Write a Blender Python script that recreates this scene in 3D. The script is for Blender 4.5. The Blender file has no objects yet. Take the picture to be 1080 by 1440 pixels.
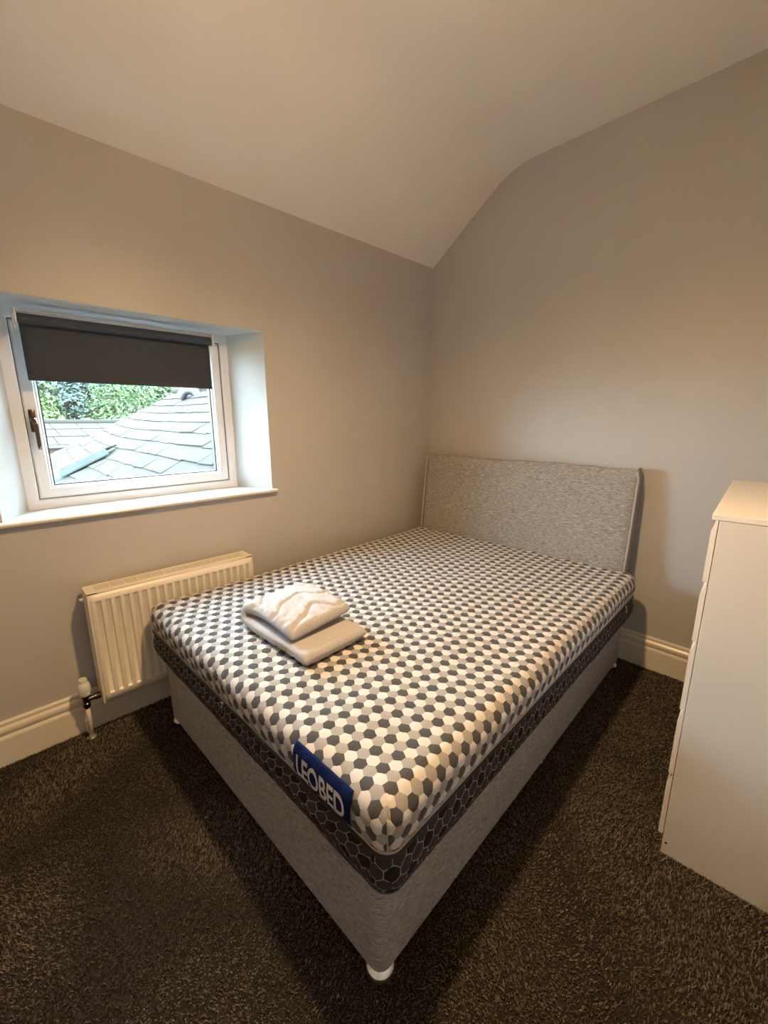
import bpy, bmesh, math, random
import numpy as np
from mathutils import Vector, Matrix

R = random.Random(7)
RN = np.random.RandomState(7)
C = bpy.context.scene.collection
SC = bpy.context.scene

# ------------------------------------------------------------------ camera
cam = bpy.data.cameras.new('camera')
cam.sensor_fit = 'VERTICAL'; cam.sensor_height = 36.0
cam.lens = 586.5 / 1440 * 36.0
cam.clip_start = 0.02; cam.clip_end = 300
camo = bpy.data.objects.new('camera', cam); C.objects.link(camo)
CAM = Vector((2.0418, -2.4511, 1.3281)); yaw, pitch, roll = 0.8016, -0.2209, -0.0014
fwd = Vector((-math.sin(yaw)*math.cos(pitch), math.cos(yaw)*math.cos(pitch), math.sin(pitch)))
rt = Vector((math.cos(yaw), math.sin(yaw), 0)); up = rt.cross(fwd)
cr, sr = math.cos(roll), math.sin(roll)
rt2 = cr*rt + sr*up; up2 = -sr*rt + cr*up
m = Matrix.Identity(4)
for i in range(3):
    m[i][0] = rt2[i]; m[i][1] = up2[i]; m[i][2] = -fwd[i]; m[i][3] = CAM[i]
camo.matrix_world = m
SC.camera = camo

# ------------------------------------------------------------------ world: bright overcast sky
wd = bpy.data.worlds.new('overcast'); SC.world = wd; wd.use_nodes = True
bg = wd.node_tree.nodes['Background']
bg.inputs[0].default_value = (0.70, 0.89, 1.0, 1); bg.inputs[1].default_value = 42.0

# ------------------------------------------------------------------ lamp: bare pendant bulb, just above the frame
LAMP = (1.37, -1.74, 2.20)
WARM = (1.0, 0.635, 0.30)
ld = bpy.data.lights.new('pendant_bulb', 'POINT'); ld.energy = 10.5; ld.color = WARM; ld.shadow_soft_size = 0.05   # even glow all round; no shade is built
lo = bpy.data.objects.new('pendant_bulb', ld); lo.location = LAMP; C.objects.link(lo)
ls = bpy.data.lights.new('pendant_beam', 'SPOT'); ls.energy = 110; ls.color = WARM; ls.shadow_soft_size = 0.04     # added spot at the bulb: downward light of an unbuilt shade
ls.spot_size = math.radians(175); ls.spot_blend = 1.0
lo = bpy.data.objects.new('pendant_beam', ls); lo.location = LAMP; C.objects.link(lo)

# ------------------------------------------------------------------ exposure
vs = SC.view_settings
vs.view_transform = 'Standard'; vs.look = 'None'; vs.gamma = 1.0; vs.exposure = 0.12; vs.use_curve_mapping = False
SC.cycles.max_bounces = 10; SC.cycles.diffuse_bounces = 5; SC.cycles.transparent_max_bounces = 12
SC.cycles.use_denoising = True; SC.cycles.sample_clamp_indirect = 0

# ================================================================== helpers
def link(o, parent=None):
    C.objects.link(o)
    if parent is not None: o.parent = parent
    return o
def pyd(name, V, F, mat=None, parent=None, smooth=False, uv=None):
    me = bpy.data.meshes.new(name)
    me.from_pydata([tuple(v) for v in V], [], [tuple(f) for f in F])
    if uv is not None:
        l = me.uv_layers.new(name='UVMap')
        idx = np.empty(len(me.loops), np.int32); me.loops.foreach_get('vertex_index', idx)
        l.data.foreach_set('uv', np.asarray(uv, np.float32)[idx].ravel())
    if smooth: me.polygons.foreach_set('use_smooth', [True]*len(me.polygons))
    if mat: me.materials.append(mat)
    me.update()
    return link(bpy.data.objects.new(name, me), parent)
class MB:
    def __init__(s): s.V = []; s.F = []; s.UV = []
    def add(s, V, F):
        b = len(s.V); s.V += [tuple(v) for v in V]; s.F += [tuple(i+b for i in f) for f in F]; return s
    def box(s, x0, x1, y0, y1, z0, z1, bev=0, seg=1):
        bm = bmesh.new(); bmesh.ops.create_cube(bm, size=1)
        for v in bm.verts:
            v.co = Vector(((x0+x1)/2+v.co.x*(x1-x0), (y0+y1)/2+v.co.y*(y1-y0), (z0+z1)/2+v.co.z*(z1-z0)))
        if bev > 0:
            bmesh.ops.bevel(bm, geom=bm.edges[:], offset=bev, segments=seg, profile=0.5, affect='EDGES')
        bm.verts.index_update()
        s.add([v.co[:] for v in bm.verts], [[v.index for v in f.verts] for f in bm.faces]); bm.free(); return s
    def grid(s, P, closed_u=False, closed_v=False, flip=False):
        P = np.asarray(P, float); n, k = P.shape[:2]
        F = []
        for i in range(n if closed_u else n-1):
            for j in range(k if closed_v else k-1):
                a, b = i, (i+1) % n; c, d = j, (j+1) % k
                f = (a*k+c, b*k+c, b*k+d, a*k+d)
                F.append(f[::-1] if flip else f)
        return s.add(P.reshape(-1, 3), F)
    def tube(s, path, r, n=10, caps=True):
        path = [Vector(p) for p in path]
        rad = r if isinstance(r, (list, tuple)) else [r]*len(path)
        rings = []; nrm = None
        for i, p in enumerate(path):
            t = (path[min(i+1, len(path)-1)] - path[max(i-1, 0)]).normalized()
            if nrm is None:
                a = Vector((0, 0, 1)) if abs(t.z) < .9 else Vector((1, 0, 0))
                nrm = t.cross(a).normalized()
            else:
                nrm = (nrm - t*nrm.dot(t)).normalized()
            b = t.cross(nrm)
            rings.append([p + (nrm*math.cos(2*math.pi*k/n) + b*math.sin(2*math.pi*k/n))*rad[i] for k in range(n)])
        base = len(s.V)
        s.grid([[tuple(q) for q in r_] for r_ in rings], closed_v=True)
        if caps:
            s.F.append(tuple(base+k for k in range(n))[::-1]); e = base+(len(path)-1)*n
            s.F.append(tuple(e+k for k in range(n)))
        return s
    def lathe(s, prof, cx, cy, n=24):
        return s.grid([[(cx+r*math.cos(2*math.pi*k/n), cy+r*math.sin(2*math.pi*k/n), z) for k in range(n)] for r, z in prof], closed_v=True, flip=True)
    def prism(s, poly, axis, a, b):
        """poly: 2-D outline extruded along axis from a to b"""
        def mk(p, t):
            if axis == 'x': return (t, p[0], p[1])
            if axis == 'y': return (p[0], t, p[1])
            return (p[0], p[1], t)
        n = len(poly)
        V = [mk(p, a) for p in poly] + [mk(p, b) for p in poly]
        F = [(i, (i+1) % n, n+(i+1) % n, n+i) for i in range(n)] + [tuple(range(n))[::-1], tuple(range(n, 2*n))]
        return s.add(V, F)
    def obj(s, name, mat, parent=None, smooth=False, fixn=True):
        o = pyd(name, s.V, s.F, mat, parent, smooth)
        if fixn:
            bm = bmesh.new(); bm.from_mesh(o.data); bmesh.ops.recalc_face_normals(bm, faces=bm.faces[:]); bm.to_mesh(o.data); bm.free()
        if smooth == 'auto':
            o.data.polygons.foreach_set('use_smooth', [True]*len(o.data.polygons))
            try: o.data.set_sharp_from_angle(angle=math.radians(38))
            except Exception: pass
        return o
def empty(name, loc=(0, 0, 0), rz=0.0):
    o = bpy.data.objects.new(name, None); o.location = loc; o.rotation_euler = (0, 0, rz); o.empty_display_size = .1
    return link(o)
def tag(o, label, cat, group=None):
    o['label'] = label; o['category'] = cat
    if group: o['group'] = group
    return o
def struct(o): o['kind'] = 'structure'; return o

class NT:
    """tiny node helper"""
    def __init__(s, name):
        s.m = bpy.data.materials.new(name); s.m.use_nodes = True
        s.t = s.m.node_tree; s.n = s.t.nodes; s.p = s.n['Principled BSDF']; s.out = s.n['Material Output']
    def new(s, typ, **kw):
        nd = s.n.new(typ)
        for k, v in kw.items(): setattr(nd, k, v)
        return nd
    def put(s, sock, val):
        if hasattr(val, 'is_output') or isinstance(val, bpy.types.NodeSocket): s.t.links.new(val, sock)
        else: sock.default_value = val
    def math(s, op, a, b=None, c=None):
        nd = s.new('ShaderNodeMath', operation=op)
        s.put(nd.inputs[0], a)
        if b is not None: s.put(nd.inputs[1], b)
        if c is not None: s.put(nd.inputs[2], c)
        return nd.outputs[0]
    def vmath(s, op, a, b=None, c=None, scale=None):
        nd = s.new('ShaderNodeVectorMath', operation=op)
        s.put(nd.inputs[0], a)
        if b is not None: s.put(nd.inputs[1], b)
        if c is not None: s.put(nd.inputs[2], c)
        if scale is not None: s.put(nd.inputs['Scale'], scale)
        return nd
    def coord(s, which='Object'): return s.new('ShaderNodeTexCoord').outputs[which]
    def noise(s, vec, scale, detail=3, rough=.5, sc=None):
        if sc is not None: vec = s.vmath('MULTIPLY', vec, sc).outputs[0]
        nd = s.new('ShaderNodeTexNoise'); s.put(nd.inputs['Vector'], vec); nd.inputs['Scale'].default_value = scale
        nd.inputs['Detail'].default_value = detail; nd.inputs['Roughness'].default_value = rough
        return nd.outputs['Fac']
    def ramp(s, fac, stops, interp='LINEAR'):
        nd = s.new('ShaderNodeValToRGB'); s.put(nd.inputs[0], fac); cr_ = nd.color_ramp; cr_.interpolation = interp
        while len(cr_.elements) < len(stops): cr_.elements.new(.5)
        for e, (p, c) in zip(cr_.elements, stops): e.position = p; e.color = (*c, 1)
        return nd.outputs[0]
    def mix(s, fac, a, b):
        nd = s.new('ShaderNodeMix', data_type='RGBA'); s.put(nd.inputs[0], fac)
        for k, v in ((6, a), (7, b)):
            if isinstance(v, tuple): nd.inputs[k].default_value = (*v[:3], 1)
            else: s.put(nd.inputs[k], v)
        return nd.outputs[2]
    def bump(s, h, strength=.3, dist=.01):
        nd = s.new('ShaderNodeBump'); s.put(nd.inputs['Height'], h); nd.inputs['Strength'].default_value = strength; nd.inputs['Distance'].default_value = dist
        s.t.links.new(nd.outputs[0], s.p.inputs['Normal'])
    def col(s, c):
        if isinstance(c, tuple): s.p.inputs['Base Color'].default_value = (*c[:3], 1)
        else: s.t.links.new(c, s.p.inputs['Base Color'])
    def set(s, rough=.5, metal=0, spec=.5, sheen=0):
        s.p.inputs['Roughness'].default_value = rough; s.p.inputs['Metallic'].default_value = metal
        s.p.inputs['Specular IOR Level'].default_value = spec; s.p.inputs['Sheen Weight'].default_value = sheen
        return s
def paint(name, c, rough=.5, var=.04, bs=.15, bscale=14, spec=.5, fine=160):
    t = NT(name); co = t.coord()
    n = t.noise(co, 2.3, 4)
    a = tuple(x*(1-var) for x in c); b = tuple(min(1, x*(1+var)) for x in c)
    t.col(t.ramp(n, [(.3, a), (.7, b)]))
    h = t.math('ADD', t.math('MULTIPLY', t.noise(co, bscale, 3), 1.0), t.math('MULTIPLY', t.noise(co, fine, 2), .12))
    t.bump(h, bs, .01); t.set(rough, spec=spec)
    return t.m
def metal(name, c, rough=.2, m_=1.0):
    t = NT(name); n = t.noise(t.coord(), 60, 2)
    t.col(t.ramp(n, [(.3, tuple(x*.85 for x in c)), (.7, c)])); t.set(rough, m_); return t.m
def marl(name, dark, light, sx=(42, 42, 620), bs=.25):
    t = NT(name); co = t.coord()
    n1 = t.noise(co, 1.0, 3, .6, sc=sx); n2 = t.noise(co, 1.0, 2, .5, sc=(sx[0]*3, sx[1]*3, sx[2]*.8))
    n = t.math('ADD', t.math('MULTIPLY', n1, .65), t.math('MULTIPLY', n2, .35))
    t.col(t.ramp(n, [(.34, dark), (.52, tuple((a+b)/2 for a, b in zip(dark, light))), (.66, light)]))
    t.bump(n, bs, .002); t.set(.9, spec=.2, sheen=.15); return t.m

M = {}
M['wall'] = paint('wall_grey_paint', (.515, .50, .49), .42, .03, .22, 9, .4)
M['ceil'] = paint('ceiling_white_paint', (.86, .84, .81), .8, .02, .12, 6, .2)
M['gloss'] = paint('skirting_cream_gloss', (.78, .735, .65), .3, .03, .06, 10)
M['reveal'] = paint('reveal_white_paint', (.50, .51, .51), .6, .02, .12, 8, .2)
M['upvc'] = paint('white_upvc', (.76, .80, .84), .3, .015, .02, 30)
M['rad'] = paint('radiator_enamel', (.80, .76, .67), .35, .02, .03, 20)
M['mela'] = paint('white_melamine', (.70, .69, .675), .34, .015, .03, 40)
M['blindf'] = paint('blind_charcoal_fabric', (.050, .060, .080), .7, .06, .2, 300, .25, 700)
M['gask'] = paint('black_rubber', (.012, .014, .016), .6)
M['sealg'] = paint('grey_weather_seal', (.13, .12, .11), .7)
M['plast'] = paint('white_plastic', (.72, .72, .70), .35, .02, .02)
M['chrome'] = metal('chrome', (.92, .91, .90), .08)
M['dchrome'] = metal('dark_chrome', (.18, .16, .15), .22)
M['bronze'] = metal('bronze_handle', (.14, .105, .085), .2, .9)
M['marl'] = marl('grey_marl_upholstery', (.095, .092, .088), (.56, .54, .52))
M['mela2'] = paint('white_melamine_edge_lit_top', (.80, .79, .77), .34, .015, .03, 40)  # whiter drawer fronts; on the top, lamp light is put into the colour
M['cord'] = paint('pale_grey_piping', (.42, .41, .39), .8, .05, .2, 300)
M['black'] = paint('black_zip_tape', (.012, .012, .014), .6, .1, .2, 300)
M['hem'] = paint('pale_grey_hem', (.42, .41, .41), .85, .05, .25, 200)
M['blue'] = paint('navy_label_cloth', (.0035, .013, .085), .8, .15, .3, 300, .12)
M['letter'] = paint('white_label_thread', (.70, .70, .74), .7, .03, .2, 500)

# ================================================================== the setting
X1, YN, ZC, ZL = 2.42, -3.35, 2.731, 2.335          # right wall, near wall, flat ceiling, low ceiling at window wall
WY0, WY1, WZ0, WZ1 = -2.4237, -1.3256, .956, 1.7556 # opening on the wall face
FY0, FY1, FZ0, FZ1, FX = -2.332, -1.4286, .9565, 1.748, -.2
# left (window) wall
V = [(0, YN, 0), (0, WY0, 0), (0, WY1, 0), (0, 0, 0),
     (0, YN, WZ0), (0, WY0, WZ0), (0, WY1, WZ0), (0, 0, WZ0),
     (0, YN, WZ1), (0, WY0, WZ1), (0, WY1, WZ1), (0, 0, WZ1),
     (0, YN, ZL), (0, WY0, ZL), (0, WY1, ZL), (0, 0, ZL)]
F = []
for r_ in range(3):
    for c_ in range(3):
        if (r_, c_) != (1, 1): F.append((r_*4+c_, r_*4+c_+1, r_*4+c_+5, r_*4+c_+4))
# outer leaf of the wall
o_ = -.36
OY0, OY1, OZ0, OZ1 = -2.30, -1.46, .98, 1.73
b = len(V)
V += [(o_, y, z) for z in (-1, OZ0, OZ1, 2.5) for y in (YN-.3, OY0, OY1, .3)]
for r_ in range(3):
    for c_ in range(3):
        if (r_, c_) != (1, 1): F.append((b+r_*4+c_, b+r_*4+c_+4, b+r_*4+c_+5, b+r_*4+c_+1))
# outer reveal back to the frame
b2 = len(V)
V += [(-.262, y, z) for z in (FZ0, FZ1) for y in (FY0, FY1)]
ring_o = [b+5, b+6, b+10, b+9]; ring_f = [b2, b2+1, b2+3, b2+2]
for i in range(4): F.append((ring_o[i], ring_o[(i+1) % 4], ring_f[(i+1) % 4], ring_f[i]))
struct(pyd('wall_left', V, F, M['wall']))
# reveal (splayed plaster, white)
wv = [(0, WY0, WZ0), (0, WY1, WZ0), (0, WY1, WZ1), (0, WY0, WZ1)]
fv = [(-.2, FY0, FZ0), (-.2, FY1, FZ0), (-.2, FY1, FZ1), (-.2, FY0, FZ1)]
mb = MB(); mb.add(wv+fv, [(1, 2, 6, 5), (2, 3, 7, 6), (3, 0, 4, 7), (0, 1, 5, 4)])
e = .004                                                # thin painted arris proud of the wall face
for (a0, a1, z0, z1) in ((WY1, WY1+e, WZ0, WZ1+e), (WY0-e, WY0, WZ0, WZ1+e), (WY0, WY1, WZ1, WZ1+e)):
    mb.box(-.002, .0022, a0, a1, z0, z1)
struct(mb.obj('trim_1', M['reveal'], fixn=False))
# ceiling profile
def ceil_profile():
    sl = .685
    pts = [(0, ZL), (.2, ZL+.2*sl+.003), (.38, ZL+.38*sl+.003)]
    p0 = Vector((.47, ZL+.47*sl)); p1 = Vector((.575, ZC)); p2 = Vector((.74, ZC))
    for k in range(0, 11):
        t = k/10; q = p0*(1-t)**2 + p1*2*t*(1-t) + p2*t*t; pts.append((q.x, min(q.y, ZC)))
    return pts+[(X1, ZC)]
CP = ceil_profile()
mb = MB(); mb.grid([[(x, y, z) for y in np.linspace(YN, 0, 9)] for x, z in CP], flip=True)
o = mb.obj('ceiling', M['ceil'], smooth=True, fixn=False); struct(o)
# back (headboard) wall, near wall, right wall
poly = [(0, 0)] + CP + [(X1, 0)]
struct(pyd('wall_back', [(x, 0, z) for x, z in poly], [tuple(range(len(poly)))[::-1]], M['wall']))
struct(pyd('wall_front', [(x, YN, z) for x, z in poly], [tuple(range(len(poly)))], M['wall']))
struct(pyd('wall_right', [(X1, YN, 0), (X1, 0, 0), (X1, 0, ZC), (X1, YN, ZC)], [(0, 3, 2, 1)], M['wall']))
# skirting
SK = [(0, 0), (.022, 0), (.022, .113), (.019, .120), (.011, .123), (.010, .129), (.017, .133), (.0195, .143), (.018, .153), (.012, .161), (.010, .166), (.013, .170), (.012, .177), (.006, .181), (0, .181)]
mb = MB(); mb.prism([(t, z) for t, z in SK], 'y', YN, 0); struct(mb.obj('baseboard_left', M['gloss']))
mb = MB(); mb.prism([(-t, z) for t, z in SK], 'x', .022, X1); struct(mb.obj('baseboard_back', M['gloss']))
# floor: backing + tufted pile
t = NT('carpet_backing'); n = t.noise(t.coord(), 220, 3)
t.col(t.ramp(n, [(.35, (.018, .015, .013)), (.7, (.04, .034, .029))])); t.set(.95, spec=.1)
fl = struct(pyd('floor', [(0, YN, 0), (X1, YN, 0), (X1, 0, 0), (0, 0, 0)], [(0, 1, 2, 3)], t.m))
t = NT('carpet_pile_yarn'); co = t.coord('Object')
at = t.new('ShaderNodeAttribute', attribute_name='tone'); pat = t.noise(co, 3.2, 3)
f = t.math('ADD', at.outputs['Fac'], t.math('MULTIPLY', t.math('SUBTRACT', pat, .5), .55))
t.col(t.ramp(f, [(.1, (.082, .067, .055)), (.55, (.150, .125, .103)), (.95, (.25, .212, .18))])); t.set(.95, spec=.08, sheen=.15)
M['pile'] = t.m
def carpet():
    """short twisted tufts standing on the backing; denser nearer the door end"""
    N = 400000
    x = RN.uniform(.02, X1-.01, N); y = RN.uniform(YN+.01, -.02, N)
    bu = (x-.144)*.99943 + (y+.106)*.0337; bv = -(x-.144)*.0337 + (y+.106)*.99943
    ok = ~((bu > .09) & (bu < 1.24) & (bv > -1.83))
    ok &= ~((x > 1.93) & (y > -1.06) & (y < -.3))
    x, y = x[ok], y[ok]; N = len(x)
    low = RN.uniform(-math.pi, math.pi, N); lean = RN.uniform(0, .006, N); h = RN.uniform(.005, .010, N)
    pw = .0017*RN.uniform(.7, 1.3, N)
    # combed patches
    ph = np.sin(x*7+1.3*np.sin(y*5))+np.cos(y*6+1.7*np.sin(x*4))
    dx, dy = np.cos(low), np.sin(low)
    lx = np.cos(low*.6+ph)*lean; ly = np.sin(low*.6+ph)*lean
    V = np.zeros((N, 5, 3), np.float32)
    V[:, 0] = np.stack([x-dx*pw, y-dy*pw, 0*x], 1); V[:, 1] = np.stack([x+dx*pw, y+dy*pw, 0*x], 1)
    V[:, 2] = np.stack([x+dx*pw*.9+lx*.6, y+dy*pw*.9+ly*.6, h*.7], 1); V[:, 3] = np.stack([x-dx*pw*.9+lx*.6, y-dy*pw*.9+ly*.6, h*.7], 1)
    V[:, 4] = np.stack([x+lx*1.5, y+ly*1.5, h], 1)
    me = bpy.data.meshes.new('carpet_pile')
    nV = N*5; base = (np.arange(N)*5)[:, None]
    quads = (base+np.array([0, 1, 2, 3])).astype(np.int32); tris = (base+np.array([3, 2, 4])).astype(np.int32)
    loops = np.concatenate([quads, tris], 1).ravel()
    me.vertices.add(nV); me.vertices.foreach_set('co', V.ravel())
    me.loops.add(len(loops)); me.loops.foreach_set('vertex_index', loops)
    ls = np.stack([np.arange(N)*7, np.arange(N)*7+4], 1).ravel().astype(np.int32)
    me.polygons.add(2*N); me.polygons.foreach_set('loop_start', ls)
    me.update(calc_edges=True); me.validate()
    a = me.attributes.new('tone', 'FLOAT', 'POINT')
    tone = np.repeat(np.clip(RN.normal(.5, .20, N), 0, 1), 5).astype(np.float32)
    a.data.foreach_set('value', tone)
    me.materials.append(M['pile'])
    o = link(bpy.data.objects.new('carpet_pile', me), fl); o['kind'] = 'stuff'
    return o
carpet()

# ================================================================== window_1
win = struct(empty('window_1', (FX, (FY0+FY1)/2, FZ0)))
ox, oy, oz = win.location
def frame_rect(name, x0, x1, y0, y1, z0, z1, w, mat, parent, bev=.003):
    """mitred rectangular frame in the y-z plane, w wide, from x0 (back) to x1 (room side); coordinates local to the window"""
    mb = MB()
    prof = [(0, x0), (0, x1-bev), (bev, x1), (w-bev, x1), (w, x1-bev), (w, x0)]
    rings = []
    for ins, x in prof:
        rings.append([(x-ox, y0+ins-oy, z0+ins-oz), (x-ox, y1-ins-oy, z0+ins-oz), (x-ox, y1-ins-oy, z1-ins-oz), (x-ox, y0+ins-oy, z1-ins-oz)])
    mb.grid(rings, closed_u=True, closed_v=True)
    return mb.obj(name, mat, parent)
fr = frame_rect('outer_frame', -.262, -.197, FY0-.004, FY1+.004, FZ0-.004, FZ1+.004, .0425, M['upvc'], win)
frame_rect('frame_stop', -.262, -.232, FY0+.036, FY1-.036, FZ0+.034, FZ1-.036, .012, M['upvc'], fr)
sash = frame_rect('sash', -.255, -.205, FY0+.0425, FY1-.0425, FZ0+.0415, FZ1-.0425, .0445, M['upvc'], win, .005)
frame_rect('frame_seal', -.25, -.212, FY0+.0375, FY1-.0375, FZ0+.0365, FZ1-.0375, .006, M['sealg'], win, .001)
frame_rect('glazing_bead', -.25, -.213, FY0+.084, FY1-.084, FZ0+.080, FZ1-.082, .013, M['upvc'], win, .006)
frame_rect('glazing_gasket', -.25, -.222, FY0+.096, FY1-.096, FZ0+.092, FZ1-.094, .0058, M['gask'], win, .001)
t = NT('window_glass'); gl = t.new('ShaderNodeBsdfGlossy'); gl.inputs['Roughness'].default_value = .02
tr = t.new('ShaderNodeBsdfTransparent'); tr.inputs[0].default_value = (.95, .97, .97, 1); lw = t.new('ShaderNodeLayerWeight'); lw.inputs[0].default_value = .5; fz = t.new('ShaderNodeMath', operation='MULTIPLY_ADD'); t.t.links.new(t.math('POWER', lw.outputs['Facing'], 5), fz.inputs[0]); fz.inputs[1].default_value = .9; fz.inputs[2].default_value = .04
mx = t.new('ShaderNodeMixShader'); t.t.links.new(fz.outputs[0], mx.inputs[0]); t.t.links.new(tr.outputs[0], mx.inputs[1]); t.t.links.new(gl.outputs[0], mx.inputs[2]); t.t.links.new(mx.outputs[0], t.out.inputs[0])
mb = MB(); mb.box(-.243-ox, -.239-ox, FY0+.09-oy, FY1-.09-oy, FZ0+.086-oz, FZ1-.088-oz); mb.obj('glass_pane', t.m, win)
# handle: plate, neck and drooping lever
hy = -2.268
mb = MB(); mb.box(-.2055-ox, -.197-ox, hy-.011-oy, hy+.011-oy, 1.275-oz, 1.365-oz, .003, 2)
h = mb.obj('handle', M['bronze'], win, 'auto')
mb = MB(); mb.tube([(-.197-ox, hy-oy, 1.325-oz), (-.180-ox, hy-oy, 1.325-oz), (-.165-ox, hy+.001-oy, 1.318-oz), (-.160-ox, hy+.003-oy, 1.302-oz), (-.164-ox, hy+.004-oy, 1.27-oz), (-.168-ox, hy+.004-oy, 1.225-oz), (-.168-ox, hy+.004-oy, 1.205-oz)],
                   [.0115, .0105, .0095, .0085, .0075, .0070, .0055], 12)
lv = mb.obj('lever', M['bronze'], h, True)
# sill board
mb = MB()
prof = [(-.20, .9555), (.024, .9555), (.031, .953), (.034, .947), (.031, .941), (.024, .938), (-.02, .938), (-.02, .950), (-.2, .950)]
mb.prism([(x-ox, z-oz) for x, z in prof], 'y', WY0-.07-oy, WY1+.02-oy)
# cut-back so the board sits inside the splayed reveal
s_ = mb.obj('window_sill', M['gloss'], win)
for v in s_.data.vertices:
    X = v.co.x+ox
    if X < -.01:
        f = min(1, -X/.2); lo_ = WY0+(FY0-WY0)*f; hi_ = WY1+(FY1-WY1)*f
        v.co.y = (lo_ if v.co.y+oy < -1.9 else hi_)-oy
# put in the corner where the nose meets the wall line
# ------------------------------------------------------------------ roller blind
bl = tag(empty('roller_blind', (-.105, -1.905, 1.695)), 'charcoal roller blind pulled a third of the way down the window', 'blind')
bx, by_, bz = bl.location
BY0, BY1 = -2.272, -1.548
mb = MB(); mb.tube([(0, BY0+.004-by_, 0), (0, BY1-.004-by_, 0)], .0185, 28); mb.obj('roller_tube', M['blindf'], bl, 'auto')
P = []
for z in np.linspace(1.695, 1.478, 16):
    row = []
    for y in np.linspace(BY0+.006, BY1-.006, 30):
        row.append((-.0185+.0008*math.sin(y*23+z*9)+.001*math.sin((1.7-z)*30), y-by_, z-bz))
    P.append(row)
mb = MB(); mb.grid(P); fb = mb.obj('fabric', M['blindf'], bl, True, fixn=False)
sm = fb.modifiers.new('s', 'SOLIDIFY'); sm.thickness = .0012
mb = MB(); mb.box(-.0225, -.0155, BY0+.006-by_, BY1-.006-by_, 1.473-bz, 1.497-bz, .003, 2); mb.obj('hem_bar', M['blindf'], bl, 'auto')
mb = MB(); mb.box(-.02, .004, BY0-.006-by_, BY1+.004-by_, 1.7195-bz, 1.728-bz, .002); mb.obj('top_rail', M['plast'], bl)
for y0, s in ((BY0, -1), (BY1, 1)):
    mb = MB()
    mb.box(-.021, .021, min(y0, y0+s*.006)-by_, max(y0, y0+s*.006)-by_, -.024, .034, .002)
    mb.tube([(0, y0+s*.004-by_, 0), (0, y0+s*.011-by_, 0)], .0165, 18)
    mb.obj('bracket', M['plast'], bl)
mb = MB()
mb.tube([(.013*math.cos(a), BY0-.009-by_, (.013*math.sin(a) if math.sin(a) > 0 else .045*math.sin(a))) for a in np.linspace(0, 2*math.pi, 25)], .0016, 6, caps=False)
mb.obj('bead_chain', M['plast'], bl)

# ================================================================== radiator under the window
RY0, RY1, RX0, RX1, RZ0, RZ1 = -2.231, -1.532, .032, .1375, .166, .654
rad = tag(empty('radiator', (.0, (RY0+RY1)/2, RZ0)), 'cream white fluted panel radiator on the wall under the window', 'radiator')
rx, ry, rz_ = rad.location
def ridge_panel(xf, dirn, depth):
    ys = [RY0+.006]; dep = [0]
    k0 = -2.2065
    for k in range(20):
        a = k0+k*.0333; b_ = a+.0215
        ys += [a-.0005, a+.0035, (a+b_)/2, b_-.0035, b_+.0005]; dep += [0, 1, 1, 1, 0]
    ys.append(RY1-.006); dep.append(0)
    zs = [RZ0+.003, .2035, .209, .2105, .40, .6105, .612, .6175, RZ1-.006]; dz = [0, 0, .85, 1, 1, 1, .85, 0, 0]
    P = [[(xf-dirn*depth*d*e_-rx, y-ry, z-rz_) for y, d in zip(ys, dep)] for z, e_ in zip(zs, dz)]
    return P
mb = MB(); mb.grid(ridge_panel(RX1-.003, 1, .0075))
o = mb.obj('front_panel', M['rad'], rad, 'auto', fixn=False)
o.modifiers.new('s', 'SOLIDIFY').thickness = .0015
mb = MB(); mb.box(.036, .046, RY0+.008-ry, RY1-.008-ry, .004, RZ1-.012-rz_, .002)
for k in range(40):                                       # convector fins between the panels
    y = RY0+.02+k*(RY1-RY0-.04)/39; mb.box(.047, .118, y-.0006-ry, y+.0006-ry, .03, RZ1-.03-rz_)
mb.obj('convector', M['rad'], rad)
for y0, y1 in ((RY0, RY0+.006), (RY1-.006, RY1)):
    mb = MB(); mb.box(RX0, RX1, y0-ry, y1-ry, .0, RZ1-rz_, .002); mb.obj('side_cover', M['rad'], rad)
# top grille
mb = MB(); zt = RZ1-rz_
for x0, x1 in ((RX0, RX0+.014), (RX1-.030, RX1)): mb.box(x0, x1, RY0-ry, RY1-ry, zt-.005, zt+.0015, .001)
for x0 in (.0565, .070, .083, .0955): mb.box(x0-.0015, x0+.0015, RY0+.02-ry, RY1-.02-ry, zt-.005, zt)
mb.box(RX0, RX1, RY0-ry, RY0+.036-ry, zt-.005, zt+.0012, .001); mb.box(RX0, RX1, RY1-.036-ry, RY1-ry, zt-.005, zt+.0012, .001)
nb = 12
for k in range(1, nb): y = RY0+.036+k*(RY1-RY0-.072)/nb; mb.box(RX0+.008, RX1-.02, y-.003-ry, y+.003-ry, zt-.005, zt+.0012)
mb.obj('top_grille', M['rad'], rad)
mb = MB(); mb.tube([(.06, RY0+.004-ry, .445), (.06, RY0-.016-ry, .445)], .009, 12); mb.obj('air_vent_plug', M['chrome'], rad, 'auto')
# wall brackets so that it hangs on the wall
for y in (-2.10, -1.66):
    mb = MB(); mb.box(.0005, .034, y-.015-ry, y+.015-ry, .08, .45); mb.obj('wall_bracket', M['rad'], rad)
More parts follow.
